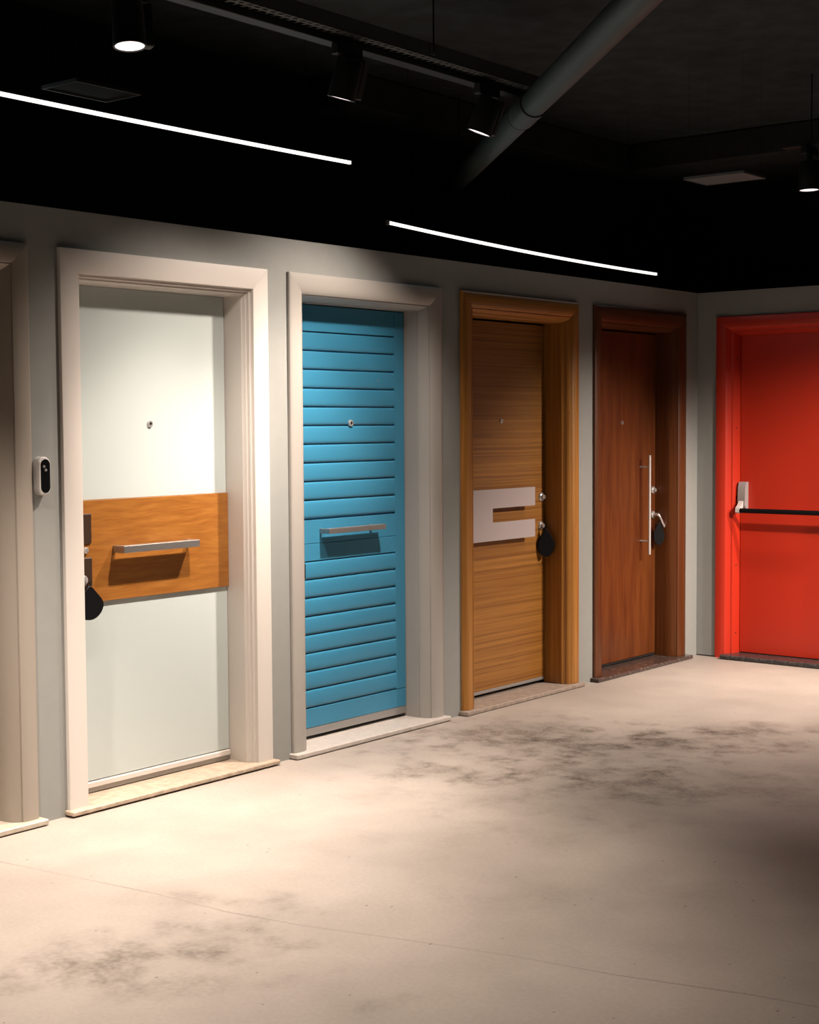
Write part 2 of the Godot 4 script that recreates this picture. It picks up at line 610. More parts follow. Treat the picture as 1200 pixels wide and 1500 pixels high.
const BULL := [[0.0, 0.012], [0.002, 0.015], [0.015, 0.018], [0.035, 0.020], [0.060, 0.019], [0.078, 0.015], [0.088, 0.0105], [0.0940, 0.006], [0.0945, 0.000], [0.0985, -0.001], [0.0995, 0.0015], [0.104, -0.008], [0.112, -0.025], [0.118, -0.044], [0.1195, -0.052], [0.1165, -0.0535], [0.1165, -0.0555], [0.1205, -0.057]]
const BULL_SPLIT := [[0.0, 0.010], [0.002, 0.014], [0.012, 0.018], [0.03, 0.021], [0.05, 0.022], [0.068, 0.020], [0.078, 0.016], [0.080, 0.010], [0.082, 0.010], [0.084, 0.013], [0.096, 0.002], [0.108, -0.015], [0.116, -0.036], [0.120, -0.060]]
const STEPPED := [[0.0, 0.013], [0.002, 0.017], [0.005, 0.018], [0.090, 0.018], [0.094, 0.016], [0.096, 0.002], [0.099, 0.0], [0.106, 0.0], [0.108, -0.014], [0.111, -0.016], [0.116, -0.016], [0.118, -0.030], [0.123, -0.034]]
const FLUTED := [[0.0, 0.014], [0.002, 0.018], [0.015, 0.024], [0.04, 0.028], [0.066, 0.026], [0.084, 0.020], [0.0865, 0.016], [0.089, 0.019], [0.098, 0.014], [0.106, 0.005], [0.110, -0.004], [0.114, -0.020], [0.120, -0.024]]
const EXIT := [[0.0, 0.011], [0.002, 0.014], [0.005, 0.015], [0.070, 0.015], [0.074, 0.012], [0.088, -0.024], [0.091, -0.029], [0.102, -0.031], [0.105, -0.036], [0.122, -0.104]]

func beige_door() -> void:
	var d := thing("entrance_door", Vector3(-5.963, 0, 0), "cream door with rounded moulded frame, cut off by the picture's edge", "door", "display doors along the long wall")
	var hw := 1.15 / 2.0
	frame(d, hw * 2.0, HEAD, SILL, prof(BULL_SPLIT), M.cream)
	leaf_slab(d, hw - 0.125, 0.045, 2.124, -0.14, M.cream)
	bottom_seal(d, hw - 0.125, 0.032, 0.0445, -0.142, M.alu)
	threshold(d, hw * 2.0 + 0.03, -0.2, 0.055, 0.004, SILL, M.creamstone)
	peephole(d, 0.0, 1.56, -0.14)

func white_door() -> void:
	var d := thing("entrance_door", Vector3(-4.66, 0, 0), "pale mint door with an oak band, in a white stepped frame", "door", "display doors along the long wall")
	var hw := 1.163 / 2.0
	frame(d, hw * 2.0, HEAD, SILL, prof(STEPPED), M.white)
	var lw := hw - 0.1255
	var l := leaf_slab(d, lw, 0.075, 2.126, -0.146, M.white)
	slab_part("panel", l, -lw, lw, 1.247, 2.126, -0.1458, -0.14, M.mint, 0.0015)
	slab_part("panel", l, -lw, lw, 0.078, 0.823, -0.1458, -0.14, M.mint, 0.0015)
	slab_part("oak_band", l, -lw, lw, 0.8235, 1.2465, -0.1458, -0.128, M.oak, 0.0015)
	slab_part("bottom_rail", d, -lw, lw, 0.050, 0.0745, -0.19, -0.130, M.white, 0.003)
	slab_part("bottom_strip", d, -lw, lw, 0.030, 0.0495, -0.19, -0.137, M.alu, 0.002)
	var th := threshold(d, hw * 2.0 + 0.024, -0.2, 0.052, 0.0065, SILL, M.travertine)
	for x in [-0.50, -0.18, 0.22, 0.52]:
		slab_part("mortar_pad", th, x - 0.012, x + 0.012, 0.0, 0.0066, 0.0, 0.046, M.mortar, 0.001)
	u_handle(d, -0.218, 0.211, 1.038, 0.030, -0.1278, -0.055, 0.0, 0.0, M.steel)
	peephole(d, 0.007, 1.56, -0.14, 0.015)
	slab_part("lock_plate", d, -0.40, -0.333, 1.070, 1.193, -0.1278, -0.120, M.bronze, 0.004)
	slab_part("lock_plate", d, -0.40, -0.333, 0.893, 1.012, -0.1278, -0.120, M.bronze, 0.004)
	var kn := MB.new()
	kn.lathe(Vector3(-0.412, 0.925, -0.1202), [Vector2(0, 0), Vector2(0.014, 0), Vector2(0.014, 0.022), Vector2(0.020, 0.030), Vector2(0.020, 0.042), Vector2(0.015, 0.047), Vector2(0, 0.048)], 20)
	put("knob", kn, M.chrome, d)
	var rs := MB.new()
	rs.lathe(Vector3(-0.364, 1.042, -0.1278), [Vector2(0, 0), Vector2(0.013, 0), Vector2(0.013, 0.008), Vector2(0.009, 0.012), Vector2(0, 0.012)], 18)
	put("lock_cylinder", rs, M.chrome, d)

func blue_door() -> void:
	var d := thing("entrance_door", Vector3(-3.364, 0, 0), "blue door with horizontal slats and a steel pull bar", "door", "display doors along the long wall")
	var hw := 1.148 / 2.0
	frame(d, hw * 2.0, HEAD, SILL, prof(BULL), M.silver)
	var lw := hw - 0.125
	var zf := -0.14
	var l := leaf_slab(d, lw, 0.083, 2.125, zf - 0.0135, M.blue)
	var sx := 0.369
	slab_part("stile", l, -lw, -sx - 0.001, 0.179, 2.125, zf - 0.013, zf, M.blue, 0.0015)
	slab_part("stile", l, sx + 0.001, lw, 0.179, 2.125, zf - 0.013, zf, M.blue, 0.0015)
	slab_part("rail", l, -sx, sx, 2.000, 2.125, zf - 0.013, zf, M.blue, 0.0015)
	slab_part("rail", l, -lw, lw, 0.083, 0.1755, zf - 0.013, zf, M.blue, 0.0015)
	slab_part("board", l, -sx, sx, 0.9785, 1.0915, zf - 0.013, zf, M.blue, 0.0015)
	slab_part("board", l, -sx, sx, 0.894, 0.9765, zf - 0.013, zf, M.blue, 0.0015)
	var runs := [[1.995, 1.095, 10], [0.890, 0.177, 8]]
	for r in runs:
		var step: float = (r[0] - r[1]) / r[2]
		var s := PackedVector2Array([Vector2(step - 0.0005, -0.012), Vector2(step - 0.0005, -0.006), Vector2(step - 0.004, -0.0015), Vector2(step - 0.012, 0.0003), Vector2(step * 0.62, 0.0016), Vector2(step * 0.38, 0.0018), Vector2(step * 0.20, 0.0010), Vector2(0.009, -0.0008), Vector2(0.0055, -0.0045), Vector2(0.0055, -0.0125)])
		var a := PackedVector3Array()
		var b := PackedVector3Array()
		for q in s:
			a.append(Vector3(-sx, q.x, q.y))
			b.append(Vector3(sx, q.x, q.y))
		var mb := MB.new()
		mb.loft(a, b, s)
		var msh := mb.mesh(M.blue)
		for k in r[2]:
			var o := MeshInstance3D.new()
			o.name = "slat"
			o.mesh = msh
			o.position = Vector3(0, r[0] - (k + 1) * step, zf)
			l.add_child(o, true)
	bottom_seal(d, lw, 0.043, 0.082, zf - 0.001, M.alu)
	threshold(d, hw * 2.0 + 0.03, -0.2, 0.052, 0.003, SILL, M.whitestone)
	u_handle(d, -0.213, 0.217, 1.036, 0.025, zf + 0.0002, -0.074, 0.0, 0.045, M.steel)
	peephole(d, 0.022, 1.558, zf + 0.002, 0.017)
	var sc := MB.new()
	sc.lathe(Vector3(0.238, 1.771, zf + 0.001), [Vector2(0, 0), Vector2(0.005, 0), Vector2(0.004, 0.003), Vector2(0, 0.004)], 12)
	put("screw", sc, M.chrome, d)
	slab_part("lock_plate", d, -0.330, -0.318, 0.812, 0.884, zf - 0.004, zf + 0.004, M.blackmatt, 0.001)

func teak_door() -> void:
	var d := thing("entrance_door", Vector3(-2.0525, 0, 0), "golden brown wooden door with a U-shaped grey plate handle", "door", "display doors along the long wall")
	var hw := 1.139 / 2.0
	frame(d, hw * 2.0, HEAD, SILL, prof(FLUTED), M.teakframe)
	var lw := hw - 0.134
	leaf_slab(d, lw, 0.062, 2.118, -0.14, M.teak)
	bottom_seal(d, lw, 0.044, 0.061, -0.138, M.alu)
	for s in [-1.0, 1.0]:
		slab_part("gasket", d, s * (lw + 0.002) if s > 0 else -(hw - 0.1205), s * (lw + 0.002) if s < 0 else hw - 0.1205, 0.03, 2.12, -0.19, -0.150, M.rubber, 0.001)
	threshold(d, hw * 2.0 + 0.034, -0.2, 0.055, 0.002, 0.0245, M.greystone)
	var h := part("plate_handle", d)
	var s := PackedVector2Array([Vector2(-0.44, 0.902), Vector2(0.256, 0.902), Vector2(0.256, 1.0035), Vector2(-0.162, 1.0035), Vector2(-0.162, 1.082), Vector2(0.256, 1.082), Vector2(0.256, 1.188), Vector2(-0.44, 1.188)])
	var mb := MB.new()
	mb.plate(s, -0.086, -0.080, 0.0)
	put("plate", mb, M.plate, h)
	for q in [Vector2(-0.40, 0.95), Vector2(-0.40, 1.14), Vector2(-0.23, 0.95), Vector2(-0.23, 1.14)]:
		var st := MB.new()
		st.lathe(Vector3(q.x, q.y, -0.140), [Vector2(0, 0), Vector2(0.008, 0), Vector2(0.008, 0.0535), Vector2(0, 0.0535)], 14)
		put("standoff", st, M.steel, h)
	rosette(d, 0.405, 1.122, -0.14, 0.026)
	rosette(d, 0.400, 0.955, -0.14, 0.024)
	peephole(d, 0.003, 1.565, -0.14, 0.014)

func brown_door() -> void:
	var d := thing("entrance_door", Vector3(-0.741, 0, 0), "dark reddish brown wooden door with a tall upright bar handle", "door", "display doors along the long wall")
	var hw := 1.126 / 2.0
	frame(d, hw * 2.0, HEAD, SILL, prof(BULL), M.mahoganyframe)
	var lw := hw - 0.130
	leaf_slab(d, lw, 0.044, 2.120, -0.14, M.mahogany)
	for s in [-1.0, 1.0]:
		slab_part("gasket", d, lw + 0.002 if s > 0 else -(hw - 0.1205), hw - 0.1205 if s > 0 else -(lw + 0.002), 0.03, 2.12, -0.19, -0.150, M.rubber, 0.001)
	slab_part("bottom_strip", d, -lw, lw, 0.030, 0.0435, -0.19, -0.146, M.rubber, 0.001)
	threshold(d, hw * 2.0 + 0.05, -0.2, 0.06, 0.001, 0.0245, M.brownstone)
	var h := part("pull_handle", d)
	var bx := 0.238
	var mb := MB.new()
	mb.tube([Vector3(bx, 0.706, -0.07), Vector3(bx, 1.342, -0.07)], 0.0085, 16)
	put("bar", mb, M.brightsteel, h)
	for y in [0.791, 1.267]:
		var p := MB.new()
		p.tube([Vector3(bx, y, -0.14), Vector3(bx, y, -0.075)], 0.006, 12)
		put("post", p, M.brightsteel, h)
	rosette(d, 0.400, 1.112, -0.14, 0.024)
	var lv := part("lever_handle", d)
	var r := MB.new()
	r.lathe(Vector3(0.398, 0.952, -0.1405), [Vector2(0, 0), Vector2(0.024, 0), Vector2(0.024, 0.008), Vector2(0.011, 0.011), Vector2(0.011, 0.045), Vector2(0, 0.045)], 20)
	put("rose", r, M.chrome, lv)
	var g := MB.new()
	g.tube([Vector3(0.398, 0.952, -0.098), Vector3(0.402, 0.940, -0.088), Vector3(0.412, 0.918, -0.082), Vector3(0.428, 0.893, -0.080), Vector3(0.448, 0.872, -0.080)], 0.008, 12)
	put("grip", g, M.chrome, lv)
	peephole(d, 0.008, 1.552, -0.14, 0.013)

func red_door() -> void:
	var d := thing("fire_exit_door", Vector3(0, 0, 0.721), "bright red steel fire door with black push bar on the short wall", "door")
	d.rotation.y = -PI / 2.0
	var hw := 0.58
	var zf := -0.10
	frame(d, hw * 2.0, 2.237, 0.0, prof(EXIT, -0.16), M.red)
	var lw := hw - 0.1245
	slab_part("leaf", d, -lw, lw, 0.034, 2.127, -0.155, zf, M.red, 0.002)
	slab_part("threshold", d, -hw + 0.065, hw - 0.065, 0.0, 0.030, -0.16, 0.075, M.redsill, 0.006)
	for y in [1.962, 1.512, 1.060, 0.610, 0.163]:
		for s in [-1.0, 1.0]:
			var sc := MB.new()
			sc.X = Transform3D(Basis(Vector3.UP, -s * (PI / 2.0 - 0.245)), Vector3(s * (hw - 0.1125), y, -0.066))
			sc.lathe(Vector3(0, 0, -0.001), [Vector2(0, 0), Vector2(0.006, 0), Vector2(0.005, 0.0028), Vector2(0.002, 0.003), Vector2(0, 0.001)], 12)
			put("screw", sc, M.bronze, d)
	var pb := part("push_bar", d)
	for s in [-1.0, 1.0]:
		var x: float = s * (0.721 - 0.296)
		# wedge housing: deeper at the bottom
		var q := PackedVector2Array([Vector2(0.985, 0.0002), Vector2(0.985, 0.034), Vector2(1.010, 0.052), Vector2(1.120, 0.046), Vector2(1.150, 0.038), Vector2(1.160, 0.026), Vector2(1.160, 0.0002)])
		var a := PackedVector3Array()
		var b := PackedVector3Array()
		for w in q:
			a.append(Vector3(x - 0.026, w.x, zf + w.y))
			b.append(Vector3(x + 0.026, w.x, zf + w.y))
		var mb := MB.new()
		mb.loft(a, b, q)
		put("housing", mb, M.device, pb)
		var arm := MB.new()
		var e := PackedVector2Array([Vector2(1.030, 0.040), Vector2(1.036, 0.056), Vector2(1.010, 0.078), Vector2(0.992, 0.106), Vector2(0.965, 0.108), Vector2(0.956, 0.094), Vector2(0.970, 0.076), Vector2(0.995, 0.050)])
		var a2 := PackedVector3Array()
		var b2 := PackedVector3Array()
		for w in e:
			a2.append(Vector3(x - 0.014, w.x, zf + w.y))
			b2.append(Vector3(x + 0.014, w.x, zf + w.y))
		arm.loft(a2, b2, e)
		put("arm", arm, M.plastic, pb)
	var bar := MB.new()
	bar.tube([Vector3(-0.409, 0.975, zf + 0.094), Vector3(0.409, 0.975, zf + 0.094)], 0.0155, 16)
	put("bar", bar, M.blackmatt, pb)

# ------------------------------------------------------------------ fittings
func spotlight(at: Vector3, aim: Vector3, energy: float, angle: float, soft: float, track_y: float, core: float, label: String) -> void:
	# at = middle of the lens
	var dir := (aim - at).normalized()
	var t := thing("track_spotlight", at, label, "spotlight", "black spotlights under the ceiling")
	var bz := dir
	var bx := Vector3.UP.cross(bz)
	if bx.length() < 0.05:
		bx = Vector3.RIGHT
	bx = bx.normalized()
	var by := bz.cross(bx).normalized()
	var turn := Basis(bx, by, bz)
	var body := MB.new()
	body.X = Transform3D(turn, Vector3.ZERO)
	body.lathe(Vector3.ZERO, [Vector2(0, -0.150), Vector2(0.046, -0.150), Vector2(0.052, -0.144), Vector2(0.056, -0.01), Vector2(0.056, 0.004), Vector2(0.050, 0.004), Vector2(0.050, -0.006), Vector2(0, -0.006)], 28)
	put("housing", body, M.fixture, t)
	var lens := MB.new()
	lens.X = Transform3D(turn, Vector3.ZERO)
	lens.lathe(Vector3.ZERO, [Vector2(0, -0.0055), Vector2(0.0495, -0.0055), Vector2(0.0495, 0.001), Vector2(0, 0.0015)], 28)
	put("lens", lens, M.lens, t)
	var top := -dir * 0.10
	var reach := track_y - at.y
	var neck := MB.new()
	neck.tube([top, Vector3(top.x, reach - 0.045, top.z)], 0.014, 12)
	put("stem", neck, M.fixture, t)
	var ad := MB.new()
	ad.box(Vector3(top.x, reach - 0.024, top.z), Vector3(0.15, 0.046, 0.036), 0.004)
	put("adapter", ad, M.fixture, t)
	var side := MB.new()
	side.X = Transform3D(Basis(bx, by, bz), Vector3.ZERO)
	var off := turn.inverse() * Vector3.RIGHT
	off.z = 0.0
	off = off.normalized() * 0.078
	side.box(Vector3(off.x, off.y, -0.085), Vector3(0.040, 0.040, 0.15), 0.004)
	put("driver_box", side, M.fixture, t)
	for b in [[energy, angle, soft], [core, 34.0, 1.0]]:
		if b[0] <= 0.0:
			continue
		var l := SpotLight3D.new()
		l.name = "beam"
		t.add_child(l, true)
		l.position = dir * 0.012
		l.basis = Basis.looking_at(dir, Vector3.UP if absf(dir.y) < 0.98 else Vector3.RIGHT)
		l.light_color = WARM
		l.light_energy = b[0]
		l.spot_angle = b[1]
		l.spot_angle_attenuation = b[2]
		l.spot_range = 14.0
		l.spot_attenuation = 2.0
		l.light_size = 0.045
		l.shadow_enabled = true

func led_line(u0: float, y0: float, u1: float, y1: float, v: float, sag: float, label: String) -> void:
	var mid := Vector3(-(u0 + u1) / 2.0, (y0 + y1) / 2.0, v)
	var t := thing("linear_lamp", mid, label, "light", "thin white light lines above the long wall")
	var n := 16
	var top := []
	var bot := []
	for k in n + 1:
		var f := k / float(n)
		var p := Vector3(-lerpf(u0, u1, f), lerpf(y0, y1, f) - sag * 4.0 * f * (1.0 - f), v) - mid
		top.append(p)
		bot.append(p)
	# aluminium channel behind and above, diffuser in front and below
	var ch := MB.new()
	var df := MB.new()
	for k in n:
		var rect := func(p: Vector3, ya: float, yb: float, za: float, zb: float) -> PackedVector3Array:
			return PackedVector3Array([p + Vector3(0, ya, za), p + Vector3(0, yb, za), p + Vector3(0, yb, zb), p + Vector3(0, ya, zb)])
		var sh := PackedVector2Array([Vector2(0, 0), Vector2(1, 0), Vector2(1, 1), Vector2(0, 1)])
		ch.loft(rect.call(top[k], -0.007, 0.012, -0.012, -0.004), rect.call(top[k + 1], -0.007, 0.012, -0.012, -0.004), sh)
		ch.loft(rect.call(top[k], 0.0078, 0.012, -0.004, 0.008), rect.call(top[k + 1], 0.0078, 0.012, -0.004, 0.008), sh)
		df.loft(rect.call(bot[k], -0.0072, 0.0074, -0.0035, 0.008), rect.call(bot[k + 1], -0.0072, 0.0074, -0.0035, 0.008), sh)
	put("channel", ch, M.fixture, t)
	put("diffuser", df, M.led, t)
	for f in [0.0, 1.0]:
		var e := MB.new()
		var p: Vector3 = top[0] if f == 0.0 else top[n]
		e.box(p + Vector3(-0.006 if f == 0.0 else 0.006, 0.002, -0.002), Vector3(0.010, 0.024, 0.022), 0.003)
		put("end_cap", e, M.zinc, t)
	for f in [0.12, 0.88]:
		var k := int(f * n)
		var w := MB.new()
		w.tube([top[k] + Vector3(0, 0.012, -0.006), Vector3(top[k].x, 3.4 - mid.y, top[k].z - 0.006)], 0.0012, 6)
		put("wire", w, M.fixture, t)
	var l := AreaLight3D.new()
	l.name = "glow"
	t.add_child(l)
	l.area_size = Vector2(absf(u1 - u0), 0.012)
	l.position = Vector3(0, -sag * 0.6, 0.016)
	l.basis = Basis.looking_at(Vector3(0, -0.4, 1).normalized(), Vector3.UP)
	l.light_color = Color(0.90, 0.97, 1.0)
	l.light_energy = 0.05
	l.shadow_enabled = true

func hung_panel(u0: float, u1: float, v0: float, v1: float, y: float, board: Material, rim: Material, label: String) -> void:
	var c := Vector3(-(u0 + u1) / 2.0, y, (v0 + v1) / 2.0)
	var t := thing("suspended_panel", c, label, "panel", "flat panels hung below the ceiling")
	var s := Vector3(absf(u1 - u0), 0.012, absf(v1 - v0))
	var mb := MB.new()
	mb.box(Vector3(0, 0.006, 0), s - Vector3(0.016, 0, 0.016), 0.001)
	put("board", mb, board, t)
	var fr := part("frame", t)
	for k in [-1.0, 1.0]:
		var a := MB.new()
		a.box(Vector3(0, 0.005, k * (s.z / 2.0 - 0.004)), Vector3(s.x, 0.014, 0.0075), 0.001)
		put("edge", a, rim, fr)
		var b := MB.new()
		b.box(Vector3(k * (s.x / 2.0 - 0.004), 0.005, 0), Vector3(0.0075, 0.014, s.z - 0.016), 0.001)
		put("edge", b, rim, fr)
	for sx in [-1.0, 1.0]:
		for sz in [-1.0, 1.0]:
			var w := MB.new()
			w.tube([Vector3(sx * (s.x / 2.0 - 0.02), 0.0125, sz * (s.z / 2.0 - 0.02)), Vector3(sx * (s.x / 2.0 - 0.02), 3.4 - y, sz * (s.z / 2.0 - 0.02))], 0.0006, 6)
			put("wire", w, M.fixture, t)
	return

func cable_tray() -> void:
	var ua := 3.12
	var ub := 9.0
	var y := 3.05
	var t := thing("cable_tray", Vector3(-(ua + ub) / 2.0, y, 0.845), "perforated metal cable tray hanging under the ceiling above the spotlights", "cable tray")
	var len := ub - ua
	for s in [-1.0, 1.0]:
		var r := MB.new()
		r.box(Vector3(0, 0.028, s * 0.090), Vector3(len, 0.060, 0.003), 0.0)
		r.box(Vector3(0, 0.0, s * 0.0875), Vector3(len, 0.003, 0.007), 0.0)
		put("side_rail", r, M.zinc, t)
	# punched floor: lengthwise strips and short bridges between the slots
	var p := MB.new()
	for k in 4:
		p.box(Vector3(0, 0.0, -0.06 + 0.04 * k), Vector3(len, 0.002, 0.013), 0.0)
	var n := int(len / 0.04)
	for k in n:
		for j in 5:
			p.box(Vector3(-len / 2.0 + 0.04 * (k + 0.5 * (j % 2)) + 0.01, 0.0, -0.08 + 0.04 * j), Vector3(0.012, 0.002, 0.028), 0.0)
	var bottom := put("punched_floor", p, M.zinc, t)
	bottom.set_meta("kind", "stuff")
	for u in [4.05, 5.9, 7.8]:
		for s in [1.0]:
			var w := MB.new()
			w.tube([Vector3(len / 2.0 + ua - u, 0.02, s * 0.098), Vector3(len / 2.0 + ua - u, 0.35, s * 0.098)], 0.004, 8)
			put("threaded_rod", w, M.fixture, t)
			var b := MB.new()
			b.box(Vector3(len / 2.0 + ua - u, 0.03, s * 0.0955), Vector3(0.03, 0.04, 0.006), 0.001)
			put("bracket", b, M.zinc, t)

func track(from: Vector3, to: Vector3, hang: float, label: String) -> void:
	var mid := (from + to) / 2.0
	var t := thing("lighting_track", mid, label, "light track", "black lighting tracks")
	var d := to - from
	var along := Vector3(absf(d.x), 0, absf(d.z))
	var wide := Vector3(0.0, 0, 0.062) if along.x > along.z else Vector3(0.062, 0, 0.0)
	var r := MB.new()
	r.box(Vector3(0, 0.014, 0), along + wide + Vector3(0, 0.026, 0), 0.002)
	put("rail", r, M.fixture, t)
	for f in [-0.4, 0.4]:
		var w := MB.new()
		w.tube([along * f + Vector3(0, 0.027, 0), along * f + Vector3(0, hang, 0)], 0.004, 8)
		put("hanger", w, M.fixture, t)

func vent_pipe() -> void:
	var a := Vector3(-5.2, 2.94, 2.84)
	var dir := Vector3(1.0, 0.0, -1.04).normalized()
	var total := 4.9
	var t := thing("ventilation_pipe", a, "thick grey round pipe crossing diagonally under the dark ceiling", "pipe")
	var bz := dir
	var bx := Vector3.UP.cross(bz).normalized()
	var turn := Basis(bx, bz.cross(bx), bz)
	var near := (Vector3(-3.31, 2.94, 0.88) - a).length()
	var mk := func(z0: float, z1: float, r: float, called: String) -> void:
		var mb := MB.new()
		mb.X = Transform3D(turn, Vector3.ZERO)
		mb.lathe(Vector3.ZERO, [Vector2(0, z0), Vector2(r, z0), Vector2(r, z1), Vector2(0, z1)], 36)
		put(called, mb, M.pipe, t)
	mk.call(0.0, near - 0.26, 0.060, "pipe_length")
	mk.call(near - 0.255, near + 0.02, 0.065, "coupling")
	mk.call(near + 0.025, total, 0.060, "pipe_length")
	for z in [near - 0.2575, near + 0.0225]:
		var g := MB.new()
		g.X = Transform3D(turn, Vector3.ZERO)
		g.lathe(Vector3.ZERO, [Vector2(0, z - 0.003), Vector2(0.066, z - 0.003), Vector2(0.066, z + 0.003), Vector2(0, z + 0.003)], 36)
		put("gasket_ring", g, M.rubber, t)
	for z in [0.35, total - 0.4]:
		var c := MB.new()
		c.X = Transform3D(turn, Vector3.ZERO)
		c.lathe(Vector3.ZERO, [Vector2(0, z - 0.012), Vector2(0.0625, z - 0.012), Vector2(0.0625, z + 0.012), Vector2(0, z + 0.012)], 36)
		var p: Vector3 = turn * Vector3(0, 0, z)
		c.X = Transform3D.IDENTITY
		c.tube([p + Vector3(0, 0.055, 0), p + Vector3(0, 0.46, 0)], 0.004, 8)
		put("pipe_hanger", c, M.fixture, t)

func keypad() -> void:
	var t := thing("door_keypad", Vector3(-5.347, 1.2855, 0), "small white oval keypad with black face on the grey wall", "keypad")
	var pill := func(w: float, h: float, n: int) -> PackedVector2Array:
		var s := PackedVector2Array()
		var r := w / 2.0
		for k in n + 1:
			var a := PI * k / n
			s.append(Vector2(cos(a) * r, h - r + sin(a) * r))
		for k in n + 1:
			var a := PI + PI * k / n
			s.append(Vector2(cos(a) * r, r + sin(a) * r))
		return s
	var b := MB.new()
	b.plate(pill.call(0.060, 0.150, 12), 0.0003, 0.036, 0.005)
	put("body", b, M.plastic, t)
	var f := MB.new()
	f.X = Transform3D(Basis.IDENTITY, Vector3(0.003, 0.010, 0))
	f.plate(pill.call(0.043, 0.130, 12), 0.0355, 0.0375, 0.0)
	var face := put("face", f, M.blackgloss, t)
	for y in [0.112, 0.098]:
		var l := MB.new()
		l.lathe(Vector3(-0.004 if y > 0.1 else 0.004, y, 0.0373), [Vector2(0, 0), Vector2(0.006, 0), Vector2(0.005, 0.003), Vector2(0, 0.004)], 16)
		put("lens", l, M.chrome, face)

# ------------------------------------------------------------------ the place
func _ready() -> void:
	# camera
	var cam := Camera3D.new()
	cam.name = "camera"
	add_child(cam)
	var az := 0.67612742
	var pitch := 0.05824742
	var roll := 0.00623387
	var fw := Vector3(cos(az), 0, -sin(az))
	var rt := Vector3(sin(az), 0, cos(az))
	var f := fw * cos(pitch) - Vector3.UP * sin(pitch)
	var dn := -Vector3.UP * cos(pitch) - fw * sin(pitch)
	var r2 := rt * cos(roll) + dn * sin(roll)
	var d2 := -rt * sin(roll) + dn * cos(roll)
	cam.transform = Transform3D(Basis(r2, -d2, -f), Vector3(-9.03103, 1.55396, 4.79761))
	cam.fov = 37.34346
	cam.near = 0.05
	cam.far = 60.0
	cam.current = true
	# air and exposure
	var env := Environment.new()
	env.background_mode = Environment.BG_COLOR
	env.background_color = Color.BLACK
	env.tonemap_mode = Environment.TONE_MAPPER_LINEAR
	env.tonemap_exposure = 1.33
	env.sdfgi_enabled = true
	env.ssao_enabled = true
	env.ssil_enabled = true
	var we := WorldEnvironment.new()
	we.name = "air"
	we.environment = env
	add_child(we)
	materials()
	M.paneldark = mat(lin(0.004, 0.005, 0.005), 0.6, 0.0, 0.2)
	M.rimdark = mat(lin(0.03, 0.03, 0.03), 0.35, 0.5)
	M.panelgrey = mat(lin(0.13, 0.165, 0.185), 0.4)
	# lamps of the place: position of the lens, aim, energy, half angle, softness
	# (then the energy of the narrow core inside the beam, if it has one)
	var tl := 3.018
	spotlight(Vector3(-5.60, 2.82, 0.86), Vector3(-5.70, 0, 1.18), 8.8, 39.0, 0.65, tl, 0.0, "black track spotlight with round lit lens facing down above the mint door")
	spotlight(Vector3(-4.53, 2.82, 0.86), Vector3(-4.66, 0, 0.03), 2.7, 50.0, 1.0, tl, 4.6, "middle of three spotlights on the long track, tilted to the wall")
	spotlight(Vector3(-3.62, 2.82, 0.86), Vector3(-4.05, 0, -0.12), 2.5, 53.0, 0.7, tl, 6.2, "black spotlight beside the thick diagonal pipe, tilted to the wall")
	spotlight(Vector3(-6.60, 2.82, 0.86), Vector3(-6.30, 0, 0.35), 6.6, 39.0, 0.7, tl, 0.0, "black track spotlight further along the long track, outside the view")
	spotlight(Vector3(-1.30, 2.79, 1.35), Vector3(-1.42, 0, 1.40), 8.6, 48.0, 1.0, tl, 0.0, "black spotlight hanging in front of the red door")
	spotlight(Vector3(-1.50, 2.79, 3.40), Vector3(-0.05, 0.50, 0.80), 15.0, 24.5, 0.9, tl, 0.0, "black spotlight on the far track, aimed at the red door")
	spotlight(Vector3(-0.50, 2.79, 3.40), Vector3(-1.20, 0.15, 0.0), 12.0, 25.5, 0.75, tl, 0.0, "black spotlight on the far track, aimed across at the brown doors")
	spotlight(Vector3(-6.60, 2.79, 3.40), Vector3(-6.30, 0.0, 3.2), 1.5, 55.0, 1.0, tl, 0.0, "black spotlight on the far track, over the open floor")
	# setting
	var fl := MB.new()
	var fx0 := -11.6
	var fx1 := 1.05
	var fz0 := -0.82
	var fz1 := 8.6
	fl.box(Vector3((fx0 + fx1) / 2.0, -0.05, (fz0 + fz1) / 2.0), Vector3(fx1 - fx0, 0.1, fz1 - fz0))
	var tx0 := -8.6
	var tz0 := -0.82
	var tx1 := 1.05
	var tz1 := 4.6
	var conc := mat(Color.WHITE, 0.55, 0.0, 0.4)
	conc.albedo_texture = tex(concrete_floor_image(2048, 1150, tx0, tz0, tx1, tz1))
	conc.uv1_scale = Vector3(1.0 / (tx1 - tx0), 1.0 / (tz1 - tz0), 1.0)
	conc.uv1_offset = Vector3(-tx0 / (tx1 - tx0), -tz0 / (tz1 - tz0), 0.0)
	structure("floor", fl, conc, "pale poured concrete floor with darker worn patches")
	var ce := MB.new()
	ce.box(Vector3((fx0 + fx1) / 2.0, 3.45, (fz0 + fz1) / 2.0), Vector3(fx1 - fx0, 0.1, fz1 - fz0))
	structure("ceiling", ce, M.slab, "dark rough concrete ceiling")
	var w1 := MB.new()
	w1.box(Vector3((fx0 + fx1) / 2.0, 1.70, -0.77), Vector3(fx1 - fx0, 3.40, 0.1))
	structure("wall_left_outer", w1, M.black, "black wall rising behind the long grey partition")
	var w2 := MB.new()
	w2.box(Vector3(1.0, 1.70, (-0.72 + fz1) / 2.0), Vector3(0.1, 3.40, fz1 + 0.72))
	structure("wall_right_outer", w2, M.black, "black wall rising behind the short grey partition")
	var w3 := MB.new()
